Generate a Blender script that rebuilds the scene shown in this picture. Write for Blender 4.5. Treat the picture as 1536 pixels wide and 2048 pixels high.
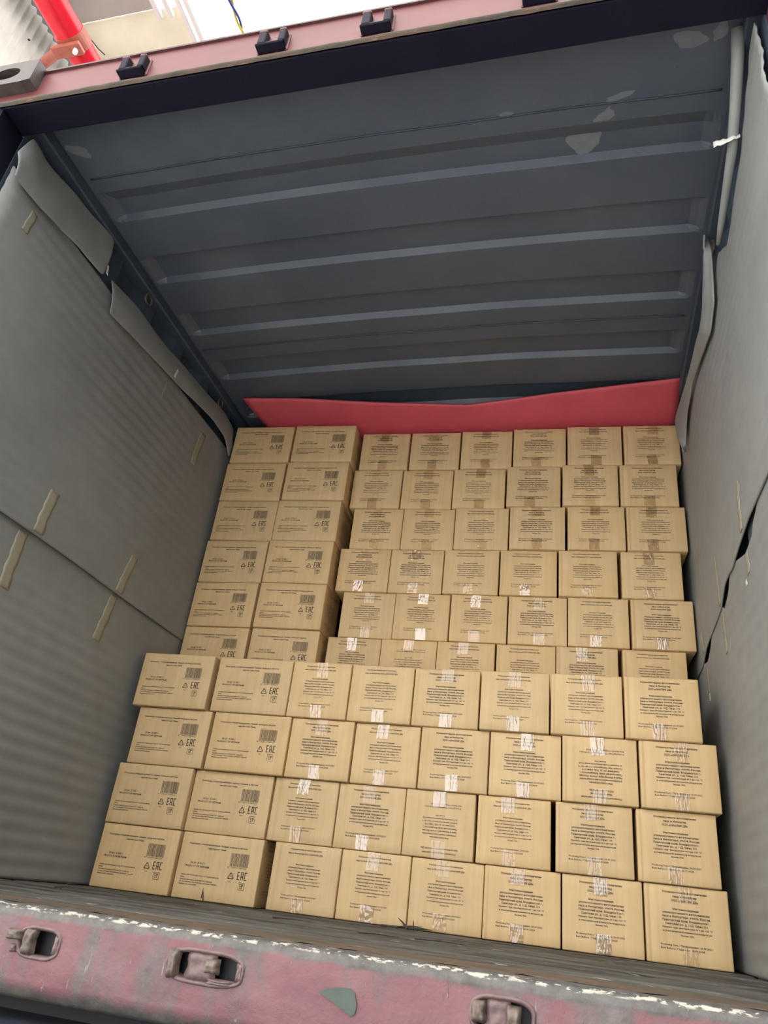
import bpy, math, random
from mathutils import Matrix, Vector, noise
R = random.Random(7)
scene = bpy.context.scene
for o in list(bpy.data.objects):
    bpy.data.objects.remove(o, do_unlink=True)
COL = scene.collection

# ------------------------------------------------------------------ camera
cd = bpy.data.cameras.new('camera'); cam = bpy.data.objects.new('camera', cd); COL.objects.link(cam)
cd.sensor_fit = 'HORIZONTAL'; cd.sensor_width = 36.0; cd.lens = 36.0 * 1482.77 / 1536.0
cd.clip_start = 0.05; cd.clip_end = 300
RX, RY, RZ = (0.9673, 0.2279, 0.1116), (-0.2536, 0.8501, 0.4615), (0.0103, -0.4747, 0.8801)
cam.matrix_world = Matrix(((RX[0], RZ[0], -RY[0], 0.50474), (RX[1], RZ[1], -RY[1], -2.84038),
                           (RX[2], RZ[2], -RY[2], 0.07621), (0, 0, 0, 1)))
scene.camera = cam
# ------------------------------------------------------------------ overcast sky, exposure
w = bpy.data.worlds.new('sky'); scene.world = w; w.use_nodes = True
bg = w.node_tree.nodes['Background']
bg.inputs[0].default_value = (1.0, 0.985, 0.96, 1); bg.inputs[1].default_value = 4.4
vs = scene.view_settings
scene.display_settings.display_device = 'sRGB'
vs.view_transform = 'Standard'; vs.look = 'None'; vs.gamma = 1.0; vs.use_curve_mapping = False
vs.exposure = 0.06

# ------------------------------------------------------------------ helpers
class MB:
    def __init__(self): self.v = []; self.f = []
    def vert(self, p): self.v.append(tuple(p)); return len(self.v) - 1
    def face(self, *i): self.f.append(tuple(i))
    def quad(self, a, b, c, d):
        i = [self.vert(p) for p in (a, b, c, d)]; self.f.append(tuple(i))
    def box(self, x0, x1, y0, y1, z0, z1, M=None, ch=0.0):
        c = ch
        if c <= 0:
            P = [(x, y, z) for z in (z0, z1) for y in (y0, y1) for x in (x0, x1)]
            F = [(0, 2, 3, 1), (4, 5, 7, 6), (0, 1, 5, 4), (2, 6, 7, 3), (0, 4, 6, 2), (1, 3, 7, 5)]
        else:
            P = []; lo = (x0, y0, z0); hi = (x1, y1, z1); idx = {}
            for sx in (0, 1):
                for sy in (0, 1):
                    for sz in (0, 1):
                        s = (sx, sy, sz)
                        for ax in range(3):
                            p = []
                            for k in range(3):
                                e = hi[k] if s[k] else lo[k]
                                p.append(e if k == ax else e + (-c if s[k] else c))
                            idx[s, ax] = len(P); P.append(tuple(p))
            F = []
            for ax in range(3):
                u, vv = (ax + 1) % 3, (ax + 2) % 3
                for sd in (0, 1):
                    def S(a, b):
                        s = [0, 0, 0]; s[ax] = sd; s[u] = a; s[vv] = b; return tuple(s)
                    q = [idx[S(0, 0), ax], idx[S(1, 0), ax], idx[S(1, 1), ax], idx[S(0, 1), ax]]
                    F.append(tuple(q if sd else q[::-1]))
            for ax in range(3):
                u, vv = (ax + 1) % 3, (ax + 2) % 3
                for a in (0, 1):
                    for b in (0, 1):
                        s0 = [0, 0, 0]; s0[u] = a; s0[vv] = b; s1 = list(s0); s1[ax] = 1
                        q = [idx[tuple(s0), u], idx[tuple(s1), u], idx[tuple(s1), vv], idx[tuple(s0), vv]]
                        F.append(tuple(q if (a == b) else q[::-1]))
            for sx in (0, 1):
                for sy in (0, 1):
                    for sz in (0, 1):
                        s = (sx, sy, sz); t = (idx[s, 0], idx[s, 1], idx[s, 2])
                        F.append(t if (sx + sy + sz) % 2 else t[::-1])
        b = len(self.v)
        for p in P: self.v.append(tuple(M @ Vector(p)) if M else p)
        for f in F: self.f.append(tuple(i + b for i in f))
    def tube(self, pts, r, n=10, closed_caps=True):
        rings = []; L = len(pts); pts = [Vector(p) for p in pts]
        rr = r if isinstance(r, (list, tuple)) else [r] * L
        up = Vector((0, 0, 1)); pu = None
        for i in range(L):
            d = (pts[min(i + 1, L - 1)] - pts[max(i - 1, 0)]).normalized()
            if pu is None:
                u = d.cross(up) if abs(d.dot(up)) < .95 else d.cross(Vector((1, 0, 0)))
            else: u = pu - d * pu.dot(d)
            u.normalize(); pu = u; q = d.cross(u)
            rings.append([self.vert(pts[i] + (u * math.cos(2 * math.pi * k / n) + q * math.sin(2 * math.pi * k / n)) * rr[i]) for k in range(n)])
        for a, b in zip(rings, rings[1:]):
            for k in range(n): self.face(a[k], a[(k + 1) % n], b[(k + 1) % n], b[k])
        if closed_caps: self.face(*rings[0][::-1]); self.face(*rings[-1])
    def grid(self, nu, nv, fn):
        ids = [[self.vert(fn(i / nu, j / nv)) for j in range(nv + 1)] for i in range(nu + 1)]
        for i in range(nu):
            for j in range(nv): self.face(ids[i][j], ids[i + 1][j], ids[i + 1][j + 1], ids[i][j + 1])
    def prism(self, poly, ax, a, b):
        def P(p, t):
            q = [0, 0, 0]; q[ax] = t; q[(ax + 1) % 3] = p[0]; q[(ax + 2) % 3] = p[1]; return q
        A = [self.vert(P(p, a)) for p in poly]; B = [self.vert(P(p, b)) for p in poly]; n = len(poly)
        for i in range(n): self.face(A[i], A[(i + 1) % n], B[(i + 1) % n], B[i])
        self.face(*A[::-1]); self.face(*B)
    def mesh(self, name, mat, smooth=False, fix=True):
        me = bpy.data.meshes.new(name); me.from_pydata(self.v, [], self.f); me.validate()
        if fix:
            import bmesh
            bm = bmesh.new(); bm.from_mesh(me); bmesh.ops.recalc_face_normals(bm, faces=bm.faces); bm.to_mesh(me); bm.free()
        me.materials.append(mat)
        if smooth:
            me.shade_smooth()
        return me
    def build(self, name, mat, parent=None, smooth=False, fix=True):
        return link(name, self.mesh(name, mat, smooth, fix), parent)

def link(name, data, parent=None):
    o = bpy.data.objects.new(name, data); COL.objects.link(o)
    if parent: o.parent = parent
    return o
def tag(o, label=None, cat=None, group=None, kind=None):
    if label: o['label'] = label
    if cat: o['category'] = cat
    if group: o['group'] = group
    if kind: o['kind'] = kind
    return o
def empty(name, loc, rz=0.0):
    o = link(name, None); o.location = loc; o.rotation_euler = (0, 0, rz); o.empty_display_size = 0.05; return o
def solid(o, t, off=0.0):
    m = o.modifiers.new('thickness', 'SOLIDIFY'); m.thickness = t; m.offset = off; return o
def sm(a, b, x):
    t = max(0.0, min(1.0, (x - a) / (b - a))); return t * t * (3 - 2 * t)
def fb(x, y, z=0.0): return noise.noise(Vector((x, y, z)))
def interp(pts, x):
    if x <= pts[0][0]: return pts[0][1:]
    for a, b in zip(pts, pts[1:]):
        if x <= b[0]:
            t = (x - a[0]) / (b[0] - a[0]); return tuple(p + (q - p) * t for p, q in zip(a[1:], b[1:]))
    return pts[-1][1:]

# ------------------------------------------------------------------ materials
class NT:
    def __init__(self, name):
        self.m = bpy.data.materials.new(name); self.m.use_nodes = True; self.t = self.m.node_tree
        self.b = self.t.nodes['Principled BSDF']; self.out = self.t.nodes['Material Output']
        self.tc = self.t.nodes.new('ShaderNodeTexCoord')
    def n(self, ty, **k):
        x = self.t.nodes.new(ty)
        for a, b in k.items(): setattr(x, a, b)
        return x
    def l(self, a, b): self.t.links.new(a, b)
    def mapping(self, scale=(1, 1, 1), rot=(0, 0, 0), src='Object', loc=(0, 0, 0)):
        m = self.n('ShaderNodeMapping'); m.inputs['Scale'].default_value = scale; m.inputs['Rotation'].default_value = rot; m.inputs['Location'].default_value = loc
        self.l(self.tc.outputs[src], m.inputs[0]); return m.outputs[0]
    def noise(self, scale, detail=4, rough=.55, vec=None, dist=0.0):
        x = self.n('ShaderNodeTexNoise'); x.inputs['Scale'].default_value = scale; x.inputs['Detail'].default_value = detail
        x.inputs['Roughness'].default_value = rough; x.inputs['Distortion'].default_value = dist
        self.l(vec or self.tc.outputs['Object'], x.inputs['Vector']); return x.outputs['Fac']
    def ramp(self, src, stops, interp_='LINEAR'):
        x = self.n('ShaderNodeValToRGB'); e = x.color_ramp.elements; x.color_ramp.interpolation = interp_
        while len(e) > 1: e.remove(e[-1])
        e[0].position = stops[0][0]; e[0].color = c4(stops[0][1])
        for p, c in stops[1:]:
            q = e.new(p); q.color = c4(c)
        self.l(src, x.inputs[0]); return x.outputs[0]
    def mix(self, fac, a, b, mode='MIX'):
        x = self.n('ShaderNodeMix', data_type='RGBA', blend_type=mode)
        for s, i in ((fac, 0), (a, 6), (b, 7)):
            if hasattr(s, 'is_output'): self.l(s, x.inputs[i])
            else: x.inputs[i].default_value = s if i == 0 else c4(s)
        return x.outputs[2]
    def math(self, op, a, b=None):
        x = self.n('ShaderNodeMath', operation=op)
        for s, i in ((a, 0), (b, 1)):
            if s is None: continue
            if hasattr(s, 'is_output'): self.l(s, x.inputs[i])
            else: x.inputs[i].default_value = s
        return x.outputs[0]
    def sep(self, vec):
        x = self.n('ShaderNodeSeparateXYZ'); self.l(vec, x.inputs[0]); return x.outputs
    def bump(self, h, strength=.3, dist=.01):
        x = self.n('ShaderNodeBump'); x.inputs['Strength'].default_value = strength; x.inputs['Distance'].default_value = dist
        self.l(h, x.inputs['Height']); self.l(x.outputs[0], self.b.inputs['Normal']); return x.outputs[0]
    def col(self, c):
        if hasattr(c, 'is_output'): self.l(c, self.b.inputs['Base Color'])
        else: self.b.inputs['Base Color'].default_value = c4(c)
    def rough(self, r):
        if hasattr(r, 'is_output'): self.l(r, self.b.inputs['Roughness'])
        else: self.b.inputs['Roughness'].default_value = r
def c4(c):
    if isinstance(c, (int, float)): return (c, c, c, 1)
    return tuple(c) if len(c) == 4 else (*c, 1)
def s2l(r, g, b):
    return tuple(((x / 255) / 12.92 if x <= 10 else ((x / 255 + .055) / 1.055) ** 2.4) for x in (r, g, b))

def mat_card():
    t = NT('cardboard'); oi = t.n('ShaderNodeObjectInfo')
    v = t.mapping((1, 1, 1)); add = t.n('ShaderNodeVectorMath', operation='ADD'); cmb = t.n('ShaderNodeCombineXYZ')
    m = t.math('MULTIPLY', oi.outputs['Random'], 37.0)
    for i in range(3): t.l(m, cmb.inputs[i])
    t.l(v, add.inputs[0]); t.l(cmb.outputs[0], add.inputs[1])
    base = t.ramp(t.noise(9, 5, .6, add.outputs[0]), [(.3, (.525, .365, .18)), (.7, (.615, .44, .23))])
    mp = t.n('ShaderNodeMapping'); mp.inputs['Scale'].default_value = (60, 60, 3); t.l(add.outputs[0], mp.inputs[0])
    streak = t.noise(1, 3, .6, mp.outputs[0])
    c = t.mix(.35, base, t.ramp(streak, [(.3, (.485, .33, .158)), (.72, (.665, .485, .265))]))
    tone = t.ramp(oi.outputs['Random'], [(0, (.93, .93, .93)), (.5, (1, 1, 1)), (1, (1.0, .97, .93))])
    t.col(t.mix(1.0, c, tone, 'MULTIPLY')); t.rough(.62)
    h = t.math('ADD', t.math('MULTIPLY', t.noise(14, 4, .6, add.outputs[0]), .7), t.math('MULTIPLY', streak, .25))
    t.bump(h, .35, .006); return t.m
def mat_plain(name, c, r=.6, metal=0.0, var=.12, scale=25, bump=0.0):
    t = NT(name); n = t.noise(scale, 5, .6)
    lo = tuple(x * (1 - var) for x in c); hi = tuple(min(1, x * (1 + var)) for x in c)
    t.col(t.ramp(n, [(.3, lo), (.7, hi)])); t.rough(r); t.b.inputs['Metallic'].default_value = metal
    if bump: t.bump(n, bump, .004)
    return t.m
def mat_tape():
    t = NT('clear_tape'); t.t.nodes.remove(t.b)
    oi = t.n('ShaderNodeObjectInfo'); add = t.n('ShaderNodeVectorMath', operation='ADD'); cmb = t.n('ShaderNodeCombineXYZ')
    m = t.math('MULTIPLY', oi.outputs['Random'], 53.0)
    for i in range(3): t.l(m, cmb.inputs[i])
    t.l(t.tc.outputs['Object'], add.inputs[0]); t.l(cmb.outputs[0], add.inputs[1])
    mp = t.n('ShaderNodeMapping'); mp.inputs['Scale'].default_value = (62, 10, 14); t.l(add.outputs[0], mp.inputs[0])
    h = t.noise(1.0, 2, .45, mp.outputs[0], 1.6)
    bp = t.n('ShaderNodeBump'); bp.inputs['Strength'].default_value = .5; bp.inputs['Distance'].default_value = .006; t.l(h, bp.inputs['Height'])
    tr = t.n('ShaderNodeBsdfTransparent'); tr.inputs[0].default_value = (.99, .975, .935, 1)
    gl = t.n('ShaderNodeBsdfGlossy'); gl.inputs['Roughness'].default_value = .12; t.l(bp.outputs[0], gl.inputs['Normal'])
    gl.inputs['Color'].default_value = (1, 1, 1, 1)
    lw = t.n('ShaderNodeFresnel'); lw.inputs['IOR'].default_value = 1.9; t.l(bp.outputs[0], lw.inputs['Normal'])
    fac = t.math('MULTIPLY', t.math('MULTIPLY', lw.outputs[0], 1.5), t.math('ADD', t.math('MULTIPLY', oi.outputs['Random'], .7), .3))
    mx = t.n('ShaderNodeMixShader'); t.l(fac, mx.inputs[0]); t.l(tr.outputs[0], mx.inputs[1]); t.l(gl.outputs[0], mx.inputs[2])
    t.l(mx.outputs[0], t.out.inputs[0]); return t.m
def mat_foam():
    t = NT('grey_foam_liner'); v = t.mapping((1, .5, 1))
    c = t.ramp(t.noise(2.2, 5, .6, v), [(.3, (.235, .25, .247)), (.7, (.30, .31, .305))])
    c2 = t.ramp(t.noise(14, 3, .5), [(.3, (.93, .93, .93)), (.7, (1.03, 1.03, 1.03))])
    t.col(t.mix(1.0, c, c2, 'MULTIPLY')); t.rough(.55); t.bump(t.noise(260, 2, .5), .12, .002); return t.m
def mat_roof():
    t = NT('blue_grey_roof_paint')
    c = t.ramp(t.noise(1.6, 6, .6), [(.3, (.064, .085, .120)), (.55, (.088, .107, .140)), (.75, (.122, .142, .172))])
    sp = t.ramp(t.noise(60, 3, .6), [(.22, (.5, .45, .42)), (.34, (1, 1, 1))])
    t.col(t.mix(.5, c, sp, 'MULTIPLY')); t.rough(t.ramp(t.noise(3, 4), [(.3, .34), (.7, .55)])); t.bump(t.noise(5, 3), .25, .03); return t.m
def mat_maroon():
    t = NT('maroon_frame_paint')
    c = t.ramp(t.noise(4, 5, .6), [(.3, (.125, .034, .036)), (.7, (.16, .046, .047))])
    g = t.noise(22, 5, .65); ch = t.ramp(g, [(.70, (0, 0, 0)), (.76, (1, 1, 1))])
    t.col(t.mix(ch, c, (.17, .15, .12))); t.rough(.5); t.bump(g, .15, .004); return t.m
def mat_sill():
    t = NT('scuffed_red_sill_paint'); s = t.sep(t.tc.outputs['Object'])
    big = t.noise(1, 4, .6, t.mapping((9, 1, 3.0), (0, .12, 0)), .6)
    red = t.ramp(t.noise(12, 4), [(.3, (.135, .05, .06)), (.7, (.18, .078, .088))])
    grey = t.ramp(t.noise(30, 5, .65), [(.3, (.06, .058, .055)), (.7, (.125, .112, .108))])
    c = t.mix(t.ramp(big, [(.50, (0, 0, 0)), (.64, (.9, .9, .9))]), red, grey)
    # grime and chipped paint along the rubbed top edge and the lower edge
    wob = t.math('MULTIPLY', t.math('SUBTRACT', t.noise(16, 4), .5), .03)
    z = t.math('ADD', s[2], wob)
    top = t.ramp(t.math('ADD', t.math('MULTIPLY', z, 20.0), 1.0), [(.58, (0, 0, 0)), (.72, (.9, .9, .9))])
    low = t.ramp(t.math('ADD', t.math('MULTIPLY', z, 10.0), 1.5), [(.26, (.9, .9, .9)), (.38, (0, 0, 0))])
    grime = t.ramp(t.noise(40, 5, .7), [(.3, (.04, .043, .04)), (.7, (.105, .105, .095))])
    c = t.mix(top, c, grime); c = t.mix(low, c, grime)
    chip = t.noise(1, 5, .7, t.mapping((55, 60, 170)))
    edge = t.ramp(t.math('ADD', t.math('MULTIPLY', t.math('ADD', s[2], t.math('MULTIPLY', wob, .35)), 40.0), 1.0), [(.70, (0, 0, 0)), (.82, (1, 1, 1)), (.94, (1, 1, 1)), (.99, (.0, .0, .0))])
    cm = t.math('MULTIPLY', t.ramp(chip, [(.50, (0, 0, 0)), (.56, (1, 1, 1))]), edge)
    sc = t.ramp(t.noise(1, 4, .7, t.mapping((90, 90, 14), (0, .18, 0))), [(.66, (0, 0, 0)), (.70, (1, 1, 1))])
    dk = t.ramp(t.noise(1, 5, .7, t.mapping((45, 45, 10), (0, -.2, 0), loc=(3, 1, 2))), [(.66, (0, 0, 0)), (.72, (1, 1, 1))])
    c = t.mix(t.math('MULTIPLY', sc, .55), c, (.30, .27, .26)); c = t.mix(t.math('MULTIPLY', dk, .5), c, (.035, .03, .028))
    t.col(t.mix(cm, c, (.46, .43, .35)))
    t.rough(.48); t.bump(t.math('ADD', t.noise(34, 5, .65), t.math('MULTIPLY', sc, .3)), .45, .004); return t.m
def mat_rust():
    t = NT('rusty_steel')
    c = t.ramp(t.noise(1, 6, .65, t.mapping((9, 40, 40))), [(.3, (.035, .033, .028)), (.5, (.08, .062, .042)), (.62, (.12, .065, .045)), (.75, (.28, .26, .22))])
    t.col(c); t.rough(.6); t.bump(t.noise(50, 5, .7), .6, .004); return t.m
def mat_wood():
    t = NT('worn_grey_floor_wood'); v = t.mapping((2.0, 9, 10))
    g = t.noise(1, 6, .65, v, .8)
    c = t.ramp(g, [(.36, (.004, .004, .004)), (.42, (.035, .033, .028)), (.52, (.072, .07, .062)), (.66, (.13, .128, .116))])
    fl = t.ramp(t.noise(1, 3, .6, t.mapping((16, 60, 30))), [(.64, (0, 0, 0)), (.67, (1, 1, 1))])
    t.col(t.mix(fl, c, (.24, .235, .21))); t.rough(.7); t.bump(g, .9, .012); return t.m
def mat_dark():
    t = NT('shaded_plum_frame_paint'); t.col(t.ramp(t.noise(7, 5), [(.3, (.003, .003, .012)), (.7, (.006, .005, .018))]))  # near-black plum: shade under the header put into the colour
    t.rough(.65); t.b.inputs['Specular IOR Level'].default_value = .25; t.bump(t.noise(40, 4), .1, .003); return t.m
def mat_transl(name, c, tr=.55):
    t = NT(name); n = t.noise(3, 5, .6); cc = t.ramp(n, [(.3, tuple(x * .8 for x in c)), (.7, c)])
    t.col(cc); t.rough(.5)
    tl = t.n('ShaderNodeBsdfTranslucent'); t.l(cc, tl.inputs[0]); mx = t.n('ShaderNodeMixShader'); mx.inputs[0].default_value = tr
    t.l(t.b.outputs[0], mx.inputs[1]); t.l(tl.outputs[0], mx.inputs[2]); t.l(mx.outputs[0], t.out.inputs[0]); return t.m

M = dict(blocker_dark=mat_plain('dark_blocker_wall', (.07, .07, .072), .8, var=.2, scale=2), pad=mat_plain('pinkish_worn_plate', (.125, .08, .078), .5, var=.35, scale=50, bump=.3), casting=mat_plain('dark_casting_steel', (.06, .045, .042), .5, var=.3, bump=.2), card=mat_card(), ink=mat_plain('printing_ink', (.06, .048, .04), .7, var=.2), tape=mat_tape(), foam=mat_foam(), roof=mat_roof(),
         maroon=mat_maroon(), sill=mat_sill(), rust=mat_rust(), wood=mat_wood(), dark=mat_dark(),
         keeper=mat_plain('dark_maroon_steel', (.085, .035, .036), .5, var=.3, bump=.2),
         worn=mat_plain('worn_rusty_lug', (.115, .088, .07), .55, var=.45, scale=60, bump=.6),
         recess=mat_plain('dark_recess_steel', (.012, .011, .016), .6),
         wall=mat_plain('blue_grey_wall_paint', (.05, .07, .10), .45, var=.2, scale=4),
         red_foam=mat_plain('red_foam', (.60, .085, .115), .6, var=.08, scale=6, bump=.08),
         pipe=mat_plain('red_pipe_paint', (.80, .012, .03), .22, var=.06, scale=6),
         strut=mat_plain('brown_red_primer', (.42, .11, .07), .5, var=.15),
         asphalt=mat_plain('grey_yard_concrete', (.56, .55, .53), .85, var=.12, scale=1.5),
         black=mat_plain('black_bumper_paint', (.022, .026, .036), .42, var=.4, scale=14, bump=.2),
         tape_yellow=mat_plain('yellowed_tape', (.33, .315, .235), .4, var=.06),
         patch=mat_plain('pale_grey_repair_paint', (.165, .185, .205), .5, var=.12),
         green=mat_plain('green_primer', (.06, .085, .07), .6, var=.2),
         sheet_t=mat_transl('white_translucent_sheet', (.86, .84, .80), .6), beige=mat_transl('beige_panel', (.80, .77, .66), .35),
         greyp=mat_transl('grey_panel', (.56, .53, .50), .25), white=mat_plain('white_frame_paint', (.88, .88, .86), .4, var=.03),
         blue=mat_plain('blue_strand', (.05, .07, .32), .5), yellow=mat_plain('yellow_strand', (.75, .55, .06), .5),
         splinter=mat_plain('broken_wood', (.05, .04, .03), .7, var=.5, scale=90), glint=mat_plain('clear_tape_scrap', (.75, .77, .72), .15, var=.1))

# ------------------------------------------------------------------ container shell
CX, XL, XR = -0.174, -1.350, 1.002
YD, YB = -1.55, 4.35
HR = 2.387
RIB0, PITCH = -1.073, 0.3425
def roof_z(x, y):
    d = (x - CX) / 1.17; z = HR + 0.026 * max(0, 1 - d * d)
    k = (y - RIB0) / PITCH; ph = (k - math.floor(k)) * PITCH           # low flat 0..0.19, high flat after that
    up = max(0.0, min(1.0, (ph - .186) / .012)) * (1 - max(0.0, min(1.0, (ph - PITCH + .020) / .018)))
    if y < RIB0 - PITCH * .42: up = 0
    up *= 1 - sm(1.085, 1.135, abs(x - CX))
    z += .024 * up
    z += .005 * fb(x * 2.2, y * 2.5, 3.1) * (1 - sm(.9, 1.1, abs(x - CX)))
    return z
b = MB()
ys = []
y = YD
k0 = -2
while RIB0 + PITCH * k0 < 1.6:
    for q in (0, .06, .12, .186, .192, .198, .25, PITCH - .0201, PITCH - .011, PITCH - .002): ys.append(RIB0 + PITCH * k0 + q)
    k0 += 1
ys = [YD] + [q for q in ys if q > YD + .004]
y = ys[-1] + .05
while y < YB: ys.append(y); y += .05
ys.append(YB)
xs = [CX + (-1.176 + 2.352 * i / 44) for i in range(45)] + [CX - 1.135, CX - 1.11, CX - 1.085, CX + 1.085, CX + 1.11, CX + 1.135]
xs.sort()
b.grid(len(xs) - 1, len(ys) - 1, lambda u, v: (xs[round(u * (len(xs) - 1))], ys[round(v * (len(ys) - 1))], roof_z(xs[round(u * (len(xs) - 1))], ys[round(v * (len(ys) - 1))])))
ceiling = b.build('ceiling', M['roof'], smooth=False); solid(ceiling, .003, 1.0)
tag(ceiling, 'blue-grey painted steel container roof with ribs running across', None, kind='structure')
# roof sheet weld seams
for yy in (-1.285, -.295):
    s = MB(); s.grid(60, 1, lambda u, v: (CX - 1.12 + 2.24 * u, yy + .005 * v + .002 * fb(u * 9, yy), roof_z(CX - 1.12 + 2.24 * u, yy) - .0025)); solid(s.build('weld_seam', M['wall'], ceiling, True), .003)
def patch(cx, cy, rx, ry, rot, seed):
    s = MB(); n = 26; rings = []
    for j in range(4):
        rr = j / 3; ring = []
        for i in range(n):
            a = 2 * math.pi * i / n; k = 1 + .38 * fb(math.cos(a) * 1.7 + seed, math.sin(a) * 1.7, seed)
            px, py = rx * rr * k * math.cos(a), ry * rr * k * math.sin(a)
            X = cx + px * math.cos(rot) - py * math.sin(rot); Y = cy + px * math.sin(rot) + py * math.cos(rot)
            ring.append(s.vert((X, Y, roof_z(X, Y) - .0012)))
        rings.append(ring)
    for a_, b_ in zip(rings, rings[1:]):
        for i in range(n): s.face(a_[i], a_[(i + 1) % n], b_[(i + 1) % n], b_[i])
    s.build('paint_patch', M['patch'], ceiling, True, False)
for a in ((.535, -1.143, .055, .045, .1, 1.2), (.60, -1.236, .04, .017, -.5, 4.1), (.60, -1.245, .03, .006, -1.0, 2.0), (.645, -1.302, .045, .011, -.25, 7.7),
          (.29, -1.291, .022, .008, 0, 9.3), (.835, -1.452, .045, .026, 0, 5.5), (.915, -1.46, .02, .026, .2, 6.5), (-1.27, -1.40, .05, .02, .5, 3.3)):
    patch(*a)

b = MB(); b.box(XL - .04, XR + .04, -1.36, YB, -.03, -.008)
def fl(u, v):
    x = XL - .04 + (XR - XL + .08) * u; y = -1.36 + 1.7 * v
    g = fb(x * 2.5, y * 16, 1.5) + .6 * fb(x * 6, y * 34, 4.2)
    return (x, y, -.0005 - .009 * max(0, g) * sm(.02, -.12, y) - .0005 * abs(g))
b.grid(150, 150, fl)
floor = b.build('floor', M['wood']); tag(floor, 'worn grey timber floor strip in front of the cartons', None, kind='structure')
def corr(name, xi, sgn, label):
    b = MB(); prof = []; y = YD
    while y < YB:
        for dy, dx in ((0, 0), (.07, 0), (.138, .034), (.208, .034)): prof.append((y + dy, dx))
        y += .278
    for (y0, d0), (y1, d1) in zip(prof, prof[1:]):
        b.quad((xi + sgn * d0, y0, -.03), (xi + sgn * d1, y1, -.03), (xi + sgn * d1, y1, HR), (xi + sgn * d0, y0, HR))
    o = b.build(name, M['wall'], fix=False); solid(o, .004, 0); tag(o, label, None, kind='structure')
corr('wall_left', XL - .001, -1, 'corrugated blue-grey steel wall behind the left foam liner')
corr('wall_right', XR + .001, 1, 'corrugated blue-grey steel wall behind the right foam liner')
b = MB(); b.box(XL - .05, XR + .05, YB, YB + .05, -.03, HR + .05); tag(b.build('wall_back', M['wall']), 'steel end wall deep inside the container', None, kind='structure')
# top side rails with lashing eyes
for nm, x0, x1, lab, ex in (('trim_5', XL - .06, CX - 1.143, 'steel top rail along the left wall', XL + .012), ('trim_6', CX + 1.143, XR + .06, 'steel top rail along the right wall', XR - .012)):
    b = MB(); b.box(x0, x1, YD, YB, 2.335, HR - .001, ch=.006)
    r = b.build(nm, M['wall']); tag(r, lab, None, kind='structure')
    for yy in (-.72, .05, .9):
        e = MB(); e.tube([(ex + .010 * math.cos(a) * 0, yy + .024 * math.cos(a), 2.316 + .024 * math.sin(a)) for a in [2 * math.pi * i / 14 for i in range(15)]], .005, 8, False)
        e.build('lashing_ring', M['worn'], r, True)

# door frame: header
hdr = empty('trim_1', (CX, -1.6, 2.28)); tag(hdr, 'red steel door header beam with dark underside', None, kind='structure')
def hb(name, mat, fn, smooth=False, par=None):
    m = MB(); fn(m); m.v = [(x - CX, y + 1.6, z - 2.28) for x, y, z in m.v]; return m.build(name, mat, par or hdr, smooth)
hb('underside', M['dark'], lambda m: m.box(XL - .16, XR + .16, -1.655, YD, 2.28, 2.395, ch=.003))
def face(m):
    m.grid(90, 6, lambda u, v: (XL - .16 + (XR - XL + .32) * u, -1.664 - .0012 * fb(u * 30, v * 4), 2.293 + .132 * v))
    m.quad((XL - .16, -1.664, 2.425), (XR + .16, -1.664, 2.425), (XR + .16, -1.55, 2.43), (XL - .16, -1.55, 2.43))
hb('face_plate', M['maroon'], face, True)
hb('drip_lip', M['rust'], lambda m: m.grid(140, 5, lambda u, v: (XL - .16 + (XR - XL + .32) * u, -1.662 - .011 * math.sin(math.pi * v) - .0015 * fb(u * 60, v), 2.278 + .018 * v + .001 * fb(u * 40, 2))), True)
hb('top_edge', M['keeper'], lambda m: m.box(XL - .16, XR + .16, -1.672, -1.55, 2.425, 2.433))
def keeper_hdr(x):
    k = empty('cam_keeper', (x - CX, -.066, .035)); k.parent = hdr
    def one(name, *bx, mt='keeper'):
        m = MB()
        for q in bx: m.box(*q, ch=.003)
        m.build(name, M[mt], k)
    one('lug', (-.044, -.019, -.026, .004, .006, .062), mt='dark'); one('lug', (.023, .044, -.026, .004, .006, .058), mt='dark')  # lug shade painted in with the near-black plum, caps left lighter
    one('lug_cap', (-.045, -.018, -.027, .004, .060, .072)); one('lug_cap', (.022, .045, -.027, .004, .056, .067))
    one('bridge', (-.019, .025, -.024, .004, -.004, .012)); one('foot', (-.046, .046, -.03, .004, -.008, -.001), mt='dark'); one('base', (-.05, .05, -.003, .004, -.008, .074), mt='maroon')
for x in (-.862, -.382, -.052, .415): keeper_hdr(x)
# corner casting on the left end
cc = MB(); x1, x0, yf, yb, z0, z1 = -1.235, -1.43, -1.705, -1.53, 2.332, 2.447
hc = (-1.345, 2.39); rw, rh = .052, .03; N = 28
ring_in = [(hc[0] + rw * math.cos(2 * math.pi * i / N), hc[1] + rh * math.sin(2 * math.pi * i / N)) for i in range(N)]
ring_out = []
for i in range(N):
    a = 2 * math.pi * i / N; dx, dz = math.cos(a), math.sin(a)
    tx = ((x1 - hc[0]) if dx > 0 else (x0 - hc[0])) / dx if abs(dx) > 1e-6 else 1e9
    tz = ((z1 - hc[1]) if dz > 0 else (z0 - hc[1])) / dz if abs(dz) > 1e-6 else 1e9
    t = min(tx, tz); ring_out.append((hc[0] + dx * t, hc[1] + dz * t))
A = [cc.vert((p[0], yf, p[1])) for p in ring_in]; B_ = [cc.vert((p[0], yf, p[1])) for p in ring_out]; C_ = [cc.vert((p[0], yf + .035, p[1])) for p in ring_in]
D_ = [cc.vert((p[0], yb, p[1])) for p in ring_out]
for i in range(N):
    j = (i + 1) % N
    cc.face(A[i], A[j], B_[j], B_[i]); cc.face(A[i], C_[i], C_[j], A[j]); cc.face(B_[i], B_[j], D_[j], D_[i])
cc.face(*D_)
cc.v = [(x - CX, y + 1.6, z - 2.28) for x, y, z in cc.v]
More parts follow.
